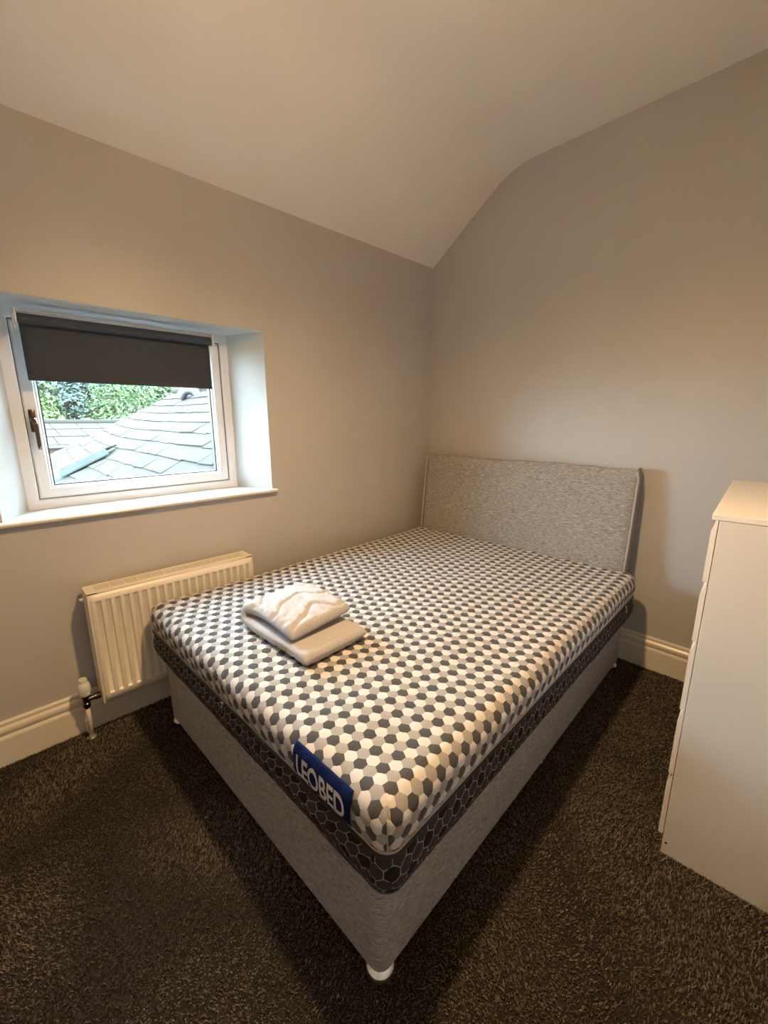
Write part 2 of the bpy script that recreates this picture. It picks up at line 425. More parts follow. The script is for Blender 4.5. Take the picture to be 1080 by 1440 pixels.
# thermostatic valve at lower left
vy, vx = -2.284-ry, .085
mb = MB(); mb.lathe([(.0, .285-rz_), (.0135, .285-rz_), (.0155, .281-rz_), (.0155, .268-rz_), (.0205, .262-rz_), (.0235, .245-rz_), (.0225, .222-rz_), (.019, .211-rz_), (.0, .211-rz_)], vx, vy, 20)
o = mb.obj('thermostat_head', M['plast'], rad, 'auto')
mb = MB(); mb.lathe([(0, .211-rz_), (.0165, .211-rz_), (.0165, .202-rz_), (.0125, .200-rz_), (.0125, .176-rz_), (.0145, .174-rz_), (.0145, .156-rz_), (.009, .148-rz_), (0, .148-rz_)], vx, vy, 14)
mb.tube([(vx, vy, .188-rz_), (vx, vy+.028, .188-rz_), (vx, vy+.030, .188-rz_), (vx, vy+.055, .188-rz_)], [.0105, .0105, .0135, .0135], 12)
mb.obj('valve_body', M['dchrome'], rad, 'auto')
mb = MB(); mb.tube([(vx, vy, .155-rz_), (vx, vy+.001, .10-rz_), (vx, vy, .003-rz_)], .0085, 12); mb.obj('feed_pipe', M['gloss'], rad, True)
mb = MB(); mb.tube([(.05, vy-.004, .11-rz_), (.05, vy-.004, .003-rz_)], .006, 10); mb.obj('pipe_sleeve', M['gloss'], rad, True)
mb = MB(); mb.lathe([(.009, .009-rz_), (.019, .010-rz_), (.020, .004-rz_), (.009, .002-rz_)], vx, vy, 16); mb.obj('pipe_collar', M['chrome'], rad, 'auto')

# ================================================================== divan bed
BEDLOC, BEDROT = (.144, -.1059, 0), .0337
bed = tag(empty('divan_bed', BEDLOC, BEDROT), 'grey marl divan bed base with matching padded headboard against the back wall', 'bed')
BW, BL = 1.3136, 1.90
def rrect(x0, x1, y0, y1, r, n=8, sub=10):
    pts = []
    cs = [(x1-r, y0+r, -90), (x1-r, y1-r, 0), (x0+r, y1-r, 90), (x0+r, y0+r, 180)]
    for cx, cy, a0 in cs:
        for k in range(n+1):
            a = math.radians(a0+90*k/n); pts.append((cx+r*math.cos(a), cy+r*math.sin(a)))
    out = []
    for i, p in enumerate(pts):
        q = pts[(i+1) % len(pts)]; out.append(p)
        if math.hypot(q[0]-p[0], q[1]-p[1]) > .2:
            for k in range(1, sub): out.append((p[0]+(q[0]-p[0])*k/sub, p[1]+(q[1]-p[1])*k/sub))
    return out
def ringmesh(levels, cap=True, n=8, sub=10):
    """levels: (x0,x1,y0,y1,r,z)"""
    P = [[(x, y, l[5]) for x, y in rrect(*l[:5], n, sub)] for l in levels]
    mb = MB(); mb.grid(P, closed_v=True); k = len(P[0])
    if cap: mb.F.append(tuple(range(k))[::-1]); mb.F.append(tuple((len(P)-1)*k+i for i in range(k)))
    return mb
VB = -.035
lv_ = []
for ins, z in ((.012, .032), (.003, .034), (.0, .041), (-.001, .12), (-.001, .22), (0, .29), (.003, .322), (.012, .328)):
    lv_.append((ins, BW-ins, -BL+ins, VB-ins, .034, z))
ringmesh(lv_).obj('base', M['marl'], bed, 'auto')
for (u, v) in ((BW-.034, -BL+.034), (.034, -BL+.034), (BW-.034, -.08), (.034, -.08)):
    mb = MB(); mb.lathe([(0, .0325), (.030, .0325), (.036, .026), (.041, .019), (.0425, .012), (.041, .006), (.034, .003), (.0, .003)], u, v, 28); mb.obj('foot', M['chrome'], bed, 'auto')
for (u, v) in ((BW-.035, -.98), (.035, -.98)):
    mb = MB(); mb.lathe([(0, .0325), (.02, .0325), (.024, .006), (.02, .003), (0, .003)], u, v, 16); mb.obj('foot', M['plast'], bed, 'auto')
# headboard: padded slab with soft edge, leaning slightly
def headboard():
    H0, H1, Z0, Z1 = -.035, 1.298, .22, 1.074
    def front(z): return -.047-.075*(1.07-z)/.54*.75
    nu, nz = 56, 34
    mbF = MB(); P = []
    us = np.linspace(0, 1, nu+1); zs = np.linspace(0, 1, nz+1)
    rr = .022
    for a in zs:
        z = Z0+(Z1-Z0)*a; row = []
        for s in us:
            u = H0+(H1-H0)*s
            du = min(u-H0, H1-u); dz_ = Z1-z
            e1 = max(0, 1-du/rr); e2 = max(0, 1-dz_/.03)
            off = .016*(1-math.sqrt(max(0, 1-min(1, e1*e1+e2*e2))))
            puff = .008*math.sin(math.pi*s)**.5*math.sin(math.pi*min(1, .25+a*.75))
            wob = .0022*math.sin(u*17+1)*math.sin(z*9)+.0014*math.sin(u*41+z*3)
            zz = z+(.004*math.sin(u*9+.6)+.002*math.sin(u*31))*max(0, a-.9)*10
            # round the top corners
            uu = u
            cr_ = .03
            if du < cr_ and dz_ < cr_:
                ax, az = cr_-du, cr_-dz_; mm = max(ax, az); hh = math.hypot(ax, az)
                if hh > 0:
                    k = mm/hh; ax2, az2 = ax*k, az*k
                    uu = (H0+cr_-ax2) if u-H0 < H1-u else (H1-cr_+ax2); zz = zz+(az-az2)
            row.append((uu, front(z)-puff-wob+off, zz))
        P.append(row)
    mbF.grid(P)
    b0 = 0
    # sides and back
    n = nu+1; th = .072
    edge = [i*n for i in range(nz+1)][::-1] + []
    loop = [j for j in range(n)] + [i*n+nu for i in range(1, nz+1)] + [nz*n+j for j in range(nu-1, -1, -1)] + [i*n for i in range(nz-1, 0, -1)]
    base = len(mbF.V)
    for i in loop:
        x, y, z = mbF.V[i]; mbF.V.append((x, min(.052, front(z)+th), z))
    L_ = len(loop)
    for k in range(L_):
        a, b_ = loop[k], loop[(k+1) % L_]; mbF.F.append((a, base+k, base+(k+1) % L_, b_))
    mbF.F.append(tuple(base+k for k in range(L_)))
    hb = mbF.obj('headboard', M['marl'], bed, 'auto')
    for s, u in ((-1, H0), (1, H1)):
        mb = MB(); path = []
        for z in np.linspace(.30, Z1-.006, 22):
            uu = u + s*.0005
            if Z1-z < .03: q = .03-(Z1-z); uu = u - s*(.03-math.sqrt(max(0, .0009-q*q)))
            path.append((uu, front(z)+.004, z))
        mb.tube(path, .0055, 8); mb.obj('piping', M['cord'], hb, True)
    mb = MB()
    return hb
headboard()

# ------------------------------------------------------------------ mattress
mat_t = tag(empty('mattress', (BEDLOC[0], BEDLOC[1], .3235), BEDROT), 'hexagon patterned mattress in charcoal, grey and white with dark border, on the divan bed', 'mattress')
U0, U1, V0, V1, ZT, ZS, ZB = -.024, 1.362, -1.927, -.112, .568, .458, .329
FR = .040                                # roll-over radius
PX, PY = .0475, .0505                    # same-colour lattice: (2PX, PY) centred cell
HX, HY = 1.274, -1.748                   # a dark hexagon's centre
HMAX = FR*math.pi/2 + (ZT-FR-ZS)
def lat(x, y, ax, ay):
    """distance to the nearest point of one colour's lattice"""
    def w(q, p): return q-p*np.round(q/p)
    d1 = np.hypot(w(x-ax, 2*PX), w(y-ay, PY)); d2 = np.hypot(w(x-ax-PX, 2*PX), w(y-ay-PY/2, PY))
    return np.minimum(d1, d2)
def hexpuff(x, y):
    D = np.sort(np.stack([lat(x, y, HX, HY), lat(x, y, HX-2*PX/3, HY), lat(x, y, HX+2*PX/3, HY)]), 0)
    e = (D[1]-D[0])/.030
    return np.sqrt(np.clip(e, 0, 1))
def lumps(x, y):
    return .0022*np.sin(9*x+3*np.sin(4*y))*np.sin(7*y+1)+.0016*np.sin(23*x-11*y)+.0012*np.sin(17*y+29*x+2*np.sin(9*y))
def creases(x, y):
    """diagonal pulls across the foot end"""
    d = (x-.95)*.75+(y+1.72)*.66; q = -(x-.95)*.66+(y+1.72)*.75
    m_ = np.exp(-((q)/.20)**2)*np.exp(-((d-.02)/.17)**2)
    return -.0022*m_*np.maximum(0, np.sin(q*150+3*np.sin(d*14)+6*d))**3
def squash(x, y, r=.042):
    x = x.copy(); y = y.copy()
    for sx, cx in ((-1, U0+r), (1, U1-r)):
        for sy, cy in ((-1, V0+r), (1, V1-r)):
            dx = sx*(x-cx); dy = sy*(y-cy); mk = (dx > 0) & (dy > 0)
            mm = np.maximum(dx, dy); hh = np.hypot(dx, dy); k = np.where(mk, mm/np.maximum(hh, 1e-9), 1)
            x = np.where(mk, cx+sx*dx*k, x); y = np.where(mk, cy+sy*dy*k, y)
    return x, y
def overhang(o):
    th = np.minimum(o/FR, math.pi/2)
    e = FR*np.sin(th)+.006*np.sin(np.clip((o-.03)/.1, 0, 1)*math.pi); z = ZT-FR*(1-np.cos(th))-np.maximum(0, o-FR*math.pi/2)
    return e, z, th
def side_pt(side, al, o, lift):
    """side: 0 foot, 1 right, 2 head, 3 left; al = coordinate along (real), o = overflow from the inner rectangle"""
    e, z, th = overhang(o)
    e = e+lift*np.sin(th); z = z+lift*np.cos(th)
    if side == 0: return al, V0+FR-e, z
    if side == 2: return al, V1-FR+e, z
    if side == 1: return U1-FR+e, al, z
    return U0+FR-e, al, z
def top_panel():
    st = .0058
    vs_ = []; uv = []; F = []
    nu = int((U1-U0-2*FR)/st); nv = int((V1-V0-2*FR)/st)
    a = np.linspace(U0+FR, U1-FR, nu+1); b_ = np.linspace(V0+FR, V1-FR, nv+1)
    X, Y = np.meshgrid(a, b_, indexing='ij')
    L = .0030*hexpuff(X, Y)+lumps(X, Y)+creases(X, Y)
    edge = np.minimum(np.minimum(X-U0, U1-X), np.minimum(Y-V0, V1-Y))
    crown = .012*(1-np.exp(-((edge-FR)/.25)**2))*0
    sx, sy = squash(X, Y)
    vs_.append(np.stack([sx, sy, ZT+L+crown], -1).reshape(-1, 3)); uv.append(np.stack([X, Y], -1).reshape(-1, 2))
    idx = np.arange((nu+1)*(nv+1)).reshape(nu+1, nv+1)
    F.append(np.stack([idx[:-1, :-1], idx[1:, :-1], idx[1:, 1:], idx[:-1, 1:]], -1).reshape(-1, 4))
    base = idx.size
    no = 22
    os_ = np.linspace(0, HMAX, no+1)
    for side in range(4):
        n = nu if side in (0, 2) else nv
        lo_, hi_ = (U0, U1) if side in (0, 2) else (V0, V1)
        rows = []; urow = []
        for o_k in os_:
            e, z, th = overhang(np.array(o_k))
            al = np.linspace(lo_+FR-e, hi_-FR+e, n+1)
            if side == 0: u_, v_ = al, np.full(n+1, V0+FR-o_k)
            elif side == 2: u_, v_ = al, np.full(n+1, V1-FR+o_k)
            elif side == 1: u_, v_ = np.full(n+1, U1-FR+o_k), al
            else: u_, v_ = np.full(n+1, U0+FR-o_k), al
            fade = min(1, (HMAX-o_k)/.015)
            L = (.0034*hexpuff(u_, v_)+lumps(u_, v_)+creases(u_, v_))*fade
            # fade lumps at the mitre so neighbouring strips meet
            t_ = np.minimum(al-(lo_+FR-e), (hi_-FR+e)-al); L = L*np.clip(t_/.012+ (0 if o_k > 0 else 1), 0, 1)
            x, y, zz = side_pt(side, al, np.full(n+1, o_k), L)
            x, y = squash(np.asarray(x, float), np.asarray(y, float))
            rows.append(np.stack([x, y, zz], -1)); urow.append(np.stack([u_, v_], -1))
        vs_.append(np.array(rows).reshape(-1, 3)); uv.append(np.array(urow).reshape(-1, 2))
        idx = base+np.arange((no+1)*(n+1)).reshape(no+1, n+1)
        q = np.stack([idx[:-1, :-1], idx[1:, :-1], idx[1:, 1:], idx[:-1, 1:]], -1).reshape(-1, 4)
        if side in (0, 3): q = q if side == 0 else q[:, ::-1]
        else: q = q[:, ::-1] if side == 2 else q
        F.append(q); base += idx.size
    Vv = np.concatenate(vs_); Vv[:, 2] -= .3235
    return pyd('top_cover', Vv.tolist(), np.concatenate(F).tolist(), M['hexa'], mat_t, True, np.concatenate(uv))
def hex_material(dark):
    t = NT('hexagon_knit_dark' if dark else 'hexagon_knit'); uvn = t.new('ShaderNodeUVMap').outputs[0]
    s = 1.0
    warp = t.new('ShaderNodeTexNoise'); t.put(warp.inputs['Vector'], uvn); warp.inputs['Scale'].default_value = 55; warp.inputs['Detail'].default_value = 2
    wv_ = t.vmath('MULTIPLY', t.vmath('SUBTRACT', warp.outputs['Color'], (.5, .5, .5)).outputs[0], (.005, .005, 0)).outputs[0]
    q = t.vmath('ADD', uvn, wv_).outputs[0]
    ds = []
    for k in (0, -1, 1):
        pair = []
        for ox_, oy_ in ((0, 0), (PX, PY/2)):
            d = t.vmath('SUBTRACT', q, (HX+k*2*PX/3+ox_, HY+oy_, 0)).outputs[0]
            w = t.vmath('WRAP', d, (PX, PY/2, .5), (-PX, -PY/2, -.5)).outputs[0]
            w = t.vmath('MULTIPLY', w, (1, 1, 0)).outputs[0]
            pair.append(t.vmath('LENGTH', w).outputs['Value'])
        ds.append(t.math('MINIMUM', *pair))
    dk, wh, gr = ds
    mn = t.math('MINIMUM', dk, t.math('MINIMUM', wh, gr))
    mx_ = t.math('MAXIMUM', dk, t.math('MAXIMUM', wh, gr))
    mid = t.math('SUBTRACT', t.math('ADD', dk, t.math('ADD', wh, gr)), t.math('ADD', mn, mx_))
    edge = t.math('SUBTRACT', mid, mn)
    knit = t.noise(uvn, 900, 2)
    sep = t.new('ShaderNodeSeparateXYZ'); t.put(sep.inputs[0], q)
    if not dark:
        stripe = t.math('SINE', t.math('MULTIPLY', t.math('ADD', sep.outputs[1], sep.outputs[0]), 2*math.pi/.0046))
        sf = t.math('GREATER_THAN', stripe, .25)
        grey = t.mix(t.math('MULTIPLY', sf, .6), (.39, .385, .385), (.14, .135, .135))
        isd = t.math('LESS_THAN', dk, t.math('MINIMUM', wh, gr)); isw = t.math('LESS_THAN', wh, t.math('MINIMUM', dk, gr))
        darkc = t.mix(knit, (.035, .038, .044), (.095, .10, .108))
        whc = t.mix(knit, (.54, .53, .525), (.65, .64, .635))
        c = t.mix(isd, t.mix(isw, grey, whc), darkc)
        t.col(c); t.set(.9, spec=.2, sheen=.1)
        hgt = t.math('ADD', t.math('MULTIPLY', t.math('MINIMUM', t.math('DIVIDE', edge, .006), 1), .5), t.math('MULTIPLY', knit, .25))
        t.bump(hgt, .35, .002)
    else:
        ln = t.math('LESS_THAN', edge, .0017)
        br = t.math('GREATER_THAN', t.noise(uvn, 42, 1), .36)
        ln = t.math('MULTIPLY', ln, br)
        base = t.mix(t.math('LESS_THAN', dk, t.math('MINIMUM', wh, gr)), t.mix(knit, (.022, .022, .024), (.050, .050, .052)), (.010, .010, .011))
        t.col(t.mix(ln, base, (.30, .30, .30))); t.set(.8, spec=.25)
        t.bump(t.math('MINIMUM', t.math('DIVIDE', edge, .010), 1), .6, .003)
    return t.m
M['hexa'] = hex_material(False); M['hexd'] = hex_material(True)
top_panel()
def band(name, zs, outs, mat, n=9, sub=160, uvs=True, wob=0.0):
    P = []; UV = []
    for z, o_k in zip(zs, outs):
        pts = rrect(U0-o_k, U1+o_k, V0-o_k, V1+o_k, .042+o_k*.5, n, sub)
        d = 0; row = []; ur = []; last = None
        for x, y in pts:
            if last: d += math.hypot(x-last[0], y-last[1])
            last = (x, y)
            ww = wob*(math.sin(d*11)+.6*math.sin(d*27+1)+.5*math.sin(d*61)) if wob else 0
            row.append((x, y, z-.3235+ww)); ur.append((d, z+ww))
        P.append(row); UV.append(ur)
    mb = MB(); mb.grid(P, closed_v=True)
    return pyd(name, mb.V, mb.F, mat, mat_t, True, np.array(UV).reshape(-1, 2) if uvs else None)
# dark border, bulging and puckered
def border():
    no, P, UV = 18, [], []
    for k in range(no+1):
        t_ = k/no; z = ZS-.006-(ZS-.006-ZB)*t_
        out = .006*math.sin(math.pi*t_)-.028*max(0, t_-.55)**1.3
        pts = rrect(U0-out, U1+out, V0-out, V1+out, .044, 9, 220)
        d = 0; last = None; row = []; ur = []
        cx, cy = (U0+U1)/2, (V0+V1)/2
        for x, y in pts:
            if last: d += math.hypot(x-last[0], y-last[1])
            last = (x, y)
            uu = d*.86; vv = z*.86+.02
            pf = float(hexpuff(np.array(uu), np.array(vv)))*.0045*math.sin(math.pi*min(1, max(0, t_*1.0)))
            nx, ny = (x-cx), (y-cy)
            if abs(nx)/(U1-U0) > abs(ny)/(V1-V0): ny = 0
            else: nx = 0
            l = math.hypot(nx, ny) or 1
            zz = z + (.004*math.sin(d*13)+.003*math.sin(d*31+2))*t_*.8*(1-.8*(t_ > .98))
            row.append((x+nx/l*pf, y+ny/l*pf, max(zz, .3285)-.3235)); ur.append((uu, vv))
        P.append(row); UV.append(ur)
    mb = MB(); mb.grid(P, closed_v=True); k = len(P[0]); mb.F.append(tuple(no*k+i for i in range(k)))
    o = pyd('border', mb.V, mb.F, M['hexd'], mat_t, True, np.array(UV).reshape(-1, 2)); return o
border()
band('hem', [ZS+.007, ZS+.0045, ZS-.0005], [.0025, .0035, .002], M['hem'], sub=60)
zp = [(x, y, ZS-.004-.3235) for x, y in rrect(U0-.003, U1+.003, V0-.003, V1+.003, .044, 8, 40)]; zp.append(zp[0])
mb = MB(); mb.tube(zp, .0042, 8, caps=False); zipo = mb.obj('zip', M['black'], mat_t, True)
# two zip pulls
for (x, y) in ((.66, V0-.008), (U1+.008, -.30)):
    mb = MB()
    if y < -1.5: mb.box(x-.010, x+.004, y-.005, y+.002, ZS-.010-.3235, ZS+.003-.3235, .002); mb.box(x-.004, x+.002, y-.008, y-.005, ZS-.032-.3235, ZS-.008-.3235, .001)
    else: mb.box(x-.002, x+.005, y-.006, y+.006, ZS-.010-.3235, ZS+.003-.3235, .002); mb.box(x+.005, x+.008, y-.003, y+.003, ZS-.032-.3235, ZS-.008-.3235, .001)
    mb.obj('zip_pull', M['chrome'], zipo)
# corner seam cords
for cx, cy in ((1, -1), (-1, -1), (1, 1), (-1, 1)):
    path = []
    for o_k in np.linspace(.045, HMAX, 9):
        e, z, th = overhang(np.array(o_k)); r = .05
        x0 = (U1-FR+e) if cx > 0 else (U0+FR-e); y0 = (V1-FR+e) if cy > 0 else (V0+FR-e)
        xx, yy = squash(np.array([x0]), np.array([y0])); path.append((float(xx[0])+cx*.0012, float(yy[0])+cy*.0012, float(z)-.3235))
    mb = MB(); mb.tube(path, .0014, 6); mb.obj('corner_seam', M['hem'], mat_t, True)
# sewn label on the foot end, with its lettering
def wrap(u, o_k, lift):
    x, y, z = side_pt(0, np.array(u), np.array(o_k), np.array(lift)); return (float(x), float(y), float(z)-.3235)
LU0, LU1, LO0, LO1 = 1.052, 1.262, .036, .121
P = [[wrap(LU0+(LU1-LU0)*i/24, LO0+(LO1-LO0)*j/14, .0062+.0008*math.sin(i*1.1+j*.7)) for i in range(25)] for j in range(15)]
mb = MB(); mb.grid(P); lab = mb.obj('label', M['blue'], mat_t, True, fixn=False); lab['label'] = 'blue sewn label with white lettering'
lab.modifiers.new('s', 'SOLIDIFY').thickness = .001
def lettering():
    cu = bpy.data.curves.new('t', 'FONT'); cu.body = 'LEOBED'; cu.size = 1.0; cu.space_character = .95; cu.resolution_u = 6; cu.offset = .018
    for i, c in enumerate(cu.body_format):
        c.kerning = -.22*10 if i == 0 else 0
    tmp = bpy.data.objects.new('t', cu); C.objects.link(tmp)
    dg = bpy.context.evaluated_depsgraph_get(); me = bpy.data.meshes.new_from_object(tmp.evaluated_get(dg))
    bpy.data.objects.remove(tmp)
    bm = bmesh.new(); bm.from_mesh(me)
    bmesh.ops.triangulate(bm, faces=bm.faces[:]); bmesh.ops.subdivide_edges(bm, edges=[e_ for e_ in bm.edges if e_.calc_length() > .15], cuts=3)
    xs = [v.co.x for v in bm.verts]; ys = [v.co.y for v in bm.verts]; x0, x1, y0, y1 = min(xs), max(xs), min(ys), max(ys)
    for v in bm.verts:
        a = (v.co.x-x0)/(x1-x0); b_ = (v.co.y-y0)/(y1-y0)
        v.co = wrap(LU0+.016+a*(LU1-LU0-.032), .113-b_*.057, .0082)
    bm.to_mesh(me); bm.free(); me.materials.clear(); me.materials.append(M['letter']); me.name = 'lettering'
    o = bpy.data.objects.new('lettering', me); link(o, lab); return o
lettering()

# ------------------------------------------------------------------ folded mattress protector on the mattress
t = NT('white_quilted_cotton'); co = t.coord()
n = t.noise(co, 26, 4, .6, sc=(1, 3.2, 1)); n2 = t.noise(co, 500, 2)
t.col(t.mix(n2, (.43, .425, .445), (.48, .475, .495))); t.set(.9, spec=.2, sheen=.2)
t.bump(t.math('ADD', t.math('MULTIPLY', n, 1.0), t.math('MULTIPLY', n2, .12)), .45, .012)
M['cotton'] = t.m
def protector():
    vc, vh = -1.622, .131
    # mid line of the folded pad in (u,z), lower end -> fold -> upper end
    mid = []
    for k in range(64): mid.append((.850-(.850-.476)*k/63, .0265))
    for k in range(1, 12):
        a = -math.pi/2-math.pi*k/12; mid.append((.476+.024*math.cos(a), .0505+.024*math.sin(a)))
    for k in range(48): mid.append((.476+(.762-.476)*k/47, .0745+.012*math.sin(k/47*math.pi)))
    mid = np.array(mid); seg = np.r_[0, np.cumsum(np.hypot(*np.diff(mid, axis=0).T))]
    S = seg[-1]
    tg = np.gradient(mid, axis=0); tg /= np.linalg.norm(tg, axis=1)[:, None]; nr = np.stack([-tg[:, 1], tg[:, 0]], 1)
    NV = 84
    vsn = np.sin(np.linspace(-1, 1, NV+1)*math.pi/2)
    def th(s, w):
        endr = .020
        e = min(1, max(0, min(s, S-s)/endr)); te = math.sqrt(max(0, 1-(1-e)**2))
        ev = min(1, (1-abs(w))*vh/.022); tv = math.sqrt(max(0, 1-(1-ev)**2))
        return te, tv
    def quilt(s, v):
        # wavy quilting seams running across the pad
        ph = (s+.034*math.sin(v*27+1.2)+.012*math.sin(v*58+s*9))/.118+.18
        f = abs(ph-round(ph))*.118; return min(1, f/.013)**.6, f
    rows = []
    for sgn in (1, -1):
        for w in ([0],):
            pass
    n_s = len(mid)
    order = [(i, -1) for i in range(n_s)] + [(i, 1) for i in range(n_s-1, -1, -1)]   # -1 outer side (away from slit)
    for w in vsn:
        row = []
        v = vc + w*vh
        for i, sd in order:
            s = seg[i]; te, tv = th(s, w)
            outer = sd < 0
            half = .0245 if outer else .0195
            q, fd = quilt(s, v)
            wr = .0024*math.sin(s*190+5*math.sin(v*30))*max(0, abs(w)-.45)/.55 + .0016*math.sin(v*150+14*s)*math.sin(s*37+2) + .0022*math.exp(-fd/.018)*math.sin(v*310+s*40)*(fd/.018)
            hh = (half-.0105*(1-q)+.003*math.sin(math.pi*min(1, fd/.059)) if outer else half*.92) + (wr if outer else 0)
            hh = max(.0008, hh*te*(.12+.88*tv))
            u, z = mid[i][0]-sd*-1*0+nr[i][0]*hh*(1 if outer else -1)*NSIGN, mid[i][1]+nr[i][1]*hh*(1 if outer else -1)*NSIGN
            # upper flap is a little shorter in v, soft uneven ends
            up_ = min(1, max(0, (s-.40)/.1))
            vv = vc + w*vh*(1-.05*up_) + .010*up_ + .004*math.sin(s*16)*abs(w)**3
            z += .010*up_*w                                   # back edge a bit higher
            row.append((u, vv, z))
        rows.append(row)
    P = np.array(rows)
    P[..., 2] = np.maximum(P[..., 2], .0006)
    return P
NSIGN = 1
P = protector()
pr0 = Vector((.64, -1.617, 0))
mb = MB(); mb.grid([[(p[0]-pr0.x, p[1]-pr0.y, p[2]) for p in r_] for r_ in P], closed_v=True)
k = P.shape[1]
mb.F.append(tuple(range(k))); mb.F.append(tuple((P.shape[0]-1)*k+i for i in range(k))[::-1])
cb, sb = math.cos(BEDROT), math.sin(BEDROT)
o = mb.obj('mattress_protector', M['cotton'], None, True)
o.location = (BEDLOC[0]+cb*pr0.x-sb*pr0.y, BEDLOC[1]+sb*pr0.x+cb*pr0.y, .5725); o.rotation_euler = (0, 0, BEDROT)
tag(o, 'white quilted mattress protector folded in half, lying on the hexagon patterned mattress', 'bedding')

# ================================================================== chest of drawers
QX, QY, QR = 1.8778, -1.1071, .0657
ch = tag(empty('chest_of_drawers', (QX, QY, 0), QR), 'tall white five-drawer chest at the right edge, beside the back wall', 'chest of drawers')
D, W = .47, .811
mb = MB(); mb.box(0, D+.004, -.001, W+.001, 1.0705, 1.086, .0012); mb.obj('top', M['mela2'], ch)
for v0 in (0, W-.016):
    mb = MB(); mb.box(.0163, D, v0, v0+.016, .001, 1.0695, .0006); mb.obj('side_panel', M['mela'], ch)
mb = MB(); mb.box(D-.006, D-.001, .016, W-.016, .03, 1.07); mb.obj('back_panel', M['mela'], ch)
mb = MB(); mb.box(.03, .045, .016, W-.016, .001, .066); mb.obj('plinth', M['mela'], ch)
mb = MB(); mb.box(.05, D-.02, .018, W-.018, .066, .072)
for zr in (.27, .488, .706, .88): mb.box(.028, .09, .016, W-.016, zr-.012, zr)
mb.obj('rails', M['mela'], ch)
for zt_, zo, zb_ in ((1.069, 1.040, .899), (.894, .865, .7255), (.7205, .690, .507), (.502, .468, .290), (.285, .252, .071)):
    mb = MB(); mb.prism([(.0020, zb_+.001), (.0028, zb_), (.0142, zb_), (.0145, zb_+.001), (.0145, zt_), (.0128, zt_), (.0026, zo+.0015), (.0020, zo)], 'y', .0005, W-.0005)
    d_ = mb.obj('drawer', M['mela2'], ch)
    mb = MB(); mb.box(.0148, .0152, .02, W-.02, zb_+.012, zt_-.04); mb.box(.0152, D-.05, .03, .042, zb_+.02, zt_-.06); mb.box(.0152, D-.05, W-.042, W-.03, zb_+.02, zt_-.06)
    mb.obj('drawer_box', M['mela'], d_)
mb = MB(); mb.tube([(.0262, .001, .045), (.0262, -.0006, .045)], .0034, 12); mb.obj('fixing_hole', M['gask'], ch)

# ================================================================== pendant lamp (hangs just above the frame)
pend = tag(empty('pendant_lamp', (LAMP[0], LAMP[1], ZC)), 'bare glowing bulb on a white pendant cord hanging from the ceiling above the bed', 'lamp')
mb = MB(); mb.lathe([(0, -.001), (.045, -.001), (.045, -.012), (.034, -.026), (.010, -.032), (0, -.032)], 0, 0, 24); mb.obj('ceiling_rose', M['plast'], pend, 'auto')
mb = MB(); mb.tube([(0, 0, -.03), (0, 0, -.43)], .003, 8); mb.obj('cord', M['plast'], pend, True)
mb = MB(); mb.lathe([(0, -.415), (.009, -.417), (.015, -.43), (.018, -.445), (.018, -.472), (.0155, -.474), (0, -.474)], 0, 0, 18); mb.obj('lamp_holder', M['plast'], pend, 'auto')
t = NT('lit_bulb_glass'); tr = t.new('ShaderNodeBsdfTransparent'); em = t.new('ShaderNodeEmission'); em.inputs[0].default_value = (*WARM, 1); em.inputs[1].default_value = 6.0
ad = t.new('ShaderNodeAddShader'); t.t.links.new(tr.outputs[0], ad.inputs[0]); t.t.links.new(em.outputs[0], ad.inputs[1]); t.t.links.new(ad.outputs[0], t.out.inputs[0])
mb = MB(); mb.lathe([(0, -.474), (.013, -.475), (.014, -.485), (.022, -.503), (.0285, -.522), (.030, -.536), (.026, -.553), (.014, -.565), (0, -.568)], 0, 0, 24); mb.obj('bulb', t.m, pend, True)

# ================================================================== outside
def slate_mat(name, tones, rough=.75):
    t = NT(name); co = t.coord(); oi = t.new('ShaderNodeObjectInfo')
    rp = t.ramp(oi.outputs['Random'], [(i/(len(tones)-1), c) for i, c in enumerate(tones)])
    n = t.noise(co, 1, 4, .6, sc=(26, 3.2, 3)); n2 = t.noise(co, 9, 3)
    c = t.mix(t.math('MULTIPLY', n, .55), rp, (.031, .0275, .020)); c = t.mix(t.math('MULTIPLY', n2, .3), c, (.010, .011, .0135))
    t.col(c); t.bump(n, .12, .006); t.set(.85, spec=.06); return t.m
M['slate'] = slate_mat('roof_slate', [(.0170, .0165, .0190), (.0205, .0185, .0200), (.0200, .0185, .0140), (.0185, .0180, .0170), (.0215, .0195, .0145), (.0150, .0165, .0195)])
M['slate2'] = slate_mat('far_slate', [(.0160, .0180, .0215), (.0205, .0205, .0205), (.0240, .0220, .0195), (.0175, .0190, .0215)])
M['lead'] = paint('weathered_hip_tile', (.0170, .0225, .0225), .6, .2, .3, 12, .08)
M['brickw'] = paint('pale_brick_wall', (0.0439, 0.0330, 0.0271), .9, .15, .3, 14, .08)
M['vent'] = paint('grey_vent_pipe', (0.0207, 0.0231, 0.0255), .45, .1, .1)
M['grass'] = paint('garden_ground', (.02, .03, .012), .95, .3, .3, 3, .1)
SL = .62
def rz(y): return 1.3281+SL*(y+2.4511)-1.1766           # roof plane (rises towards +y)
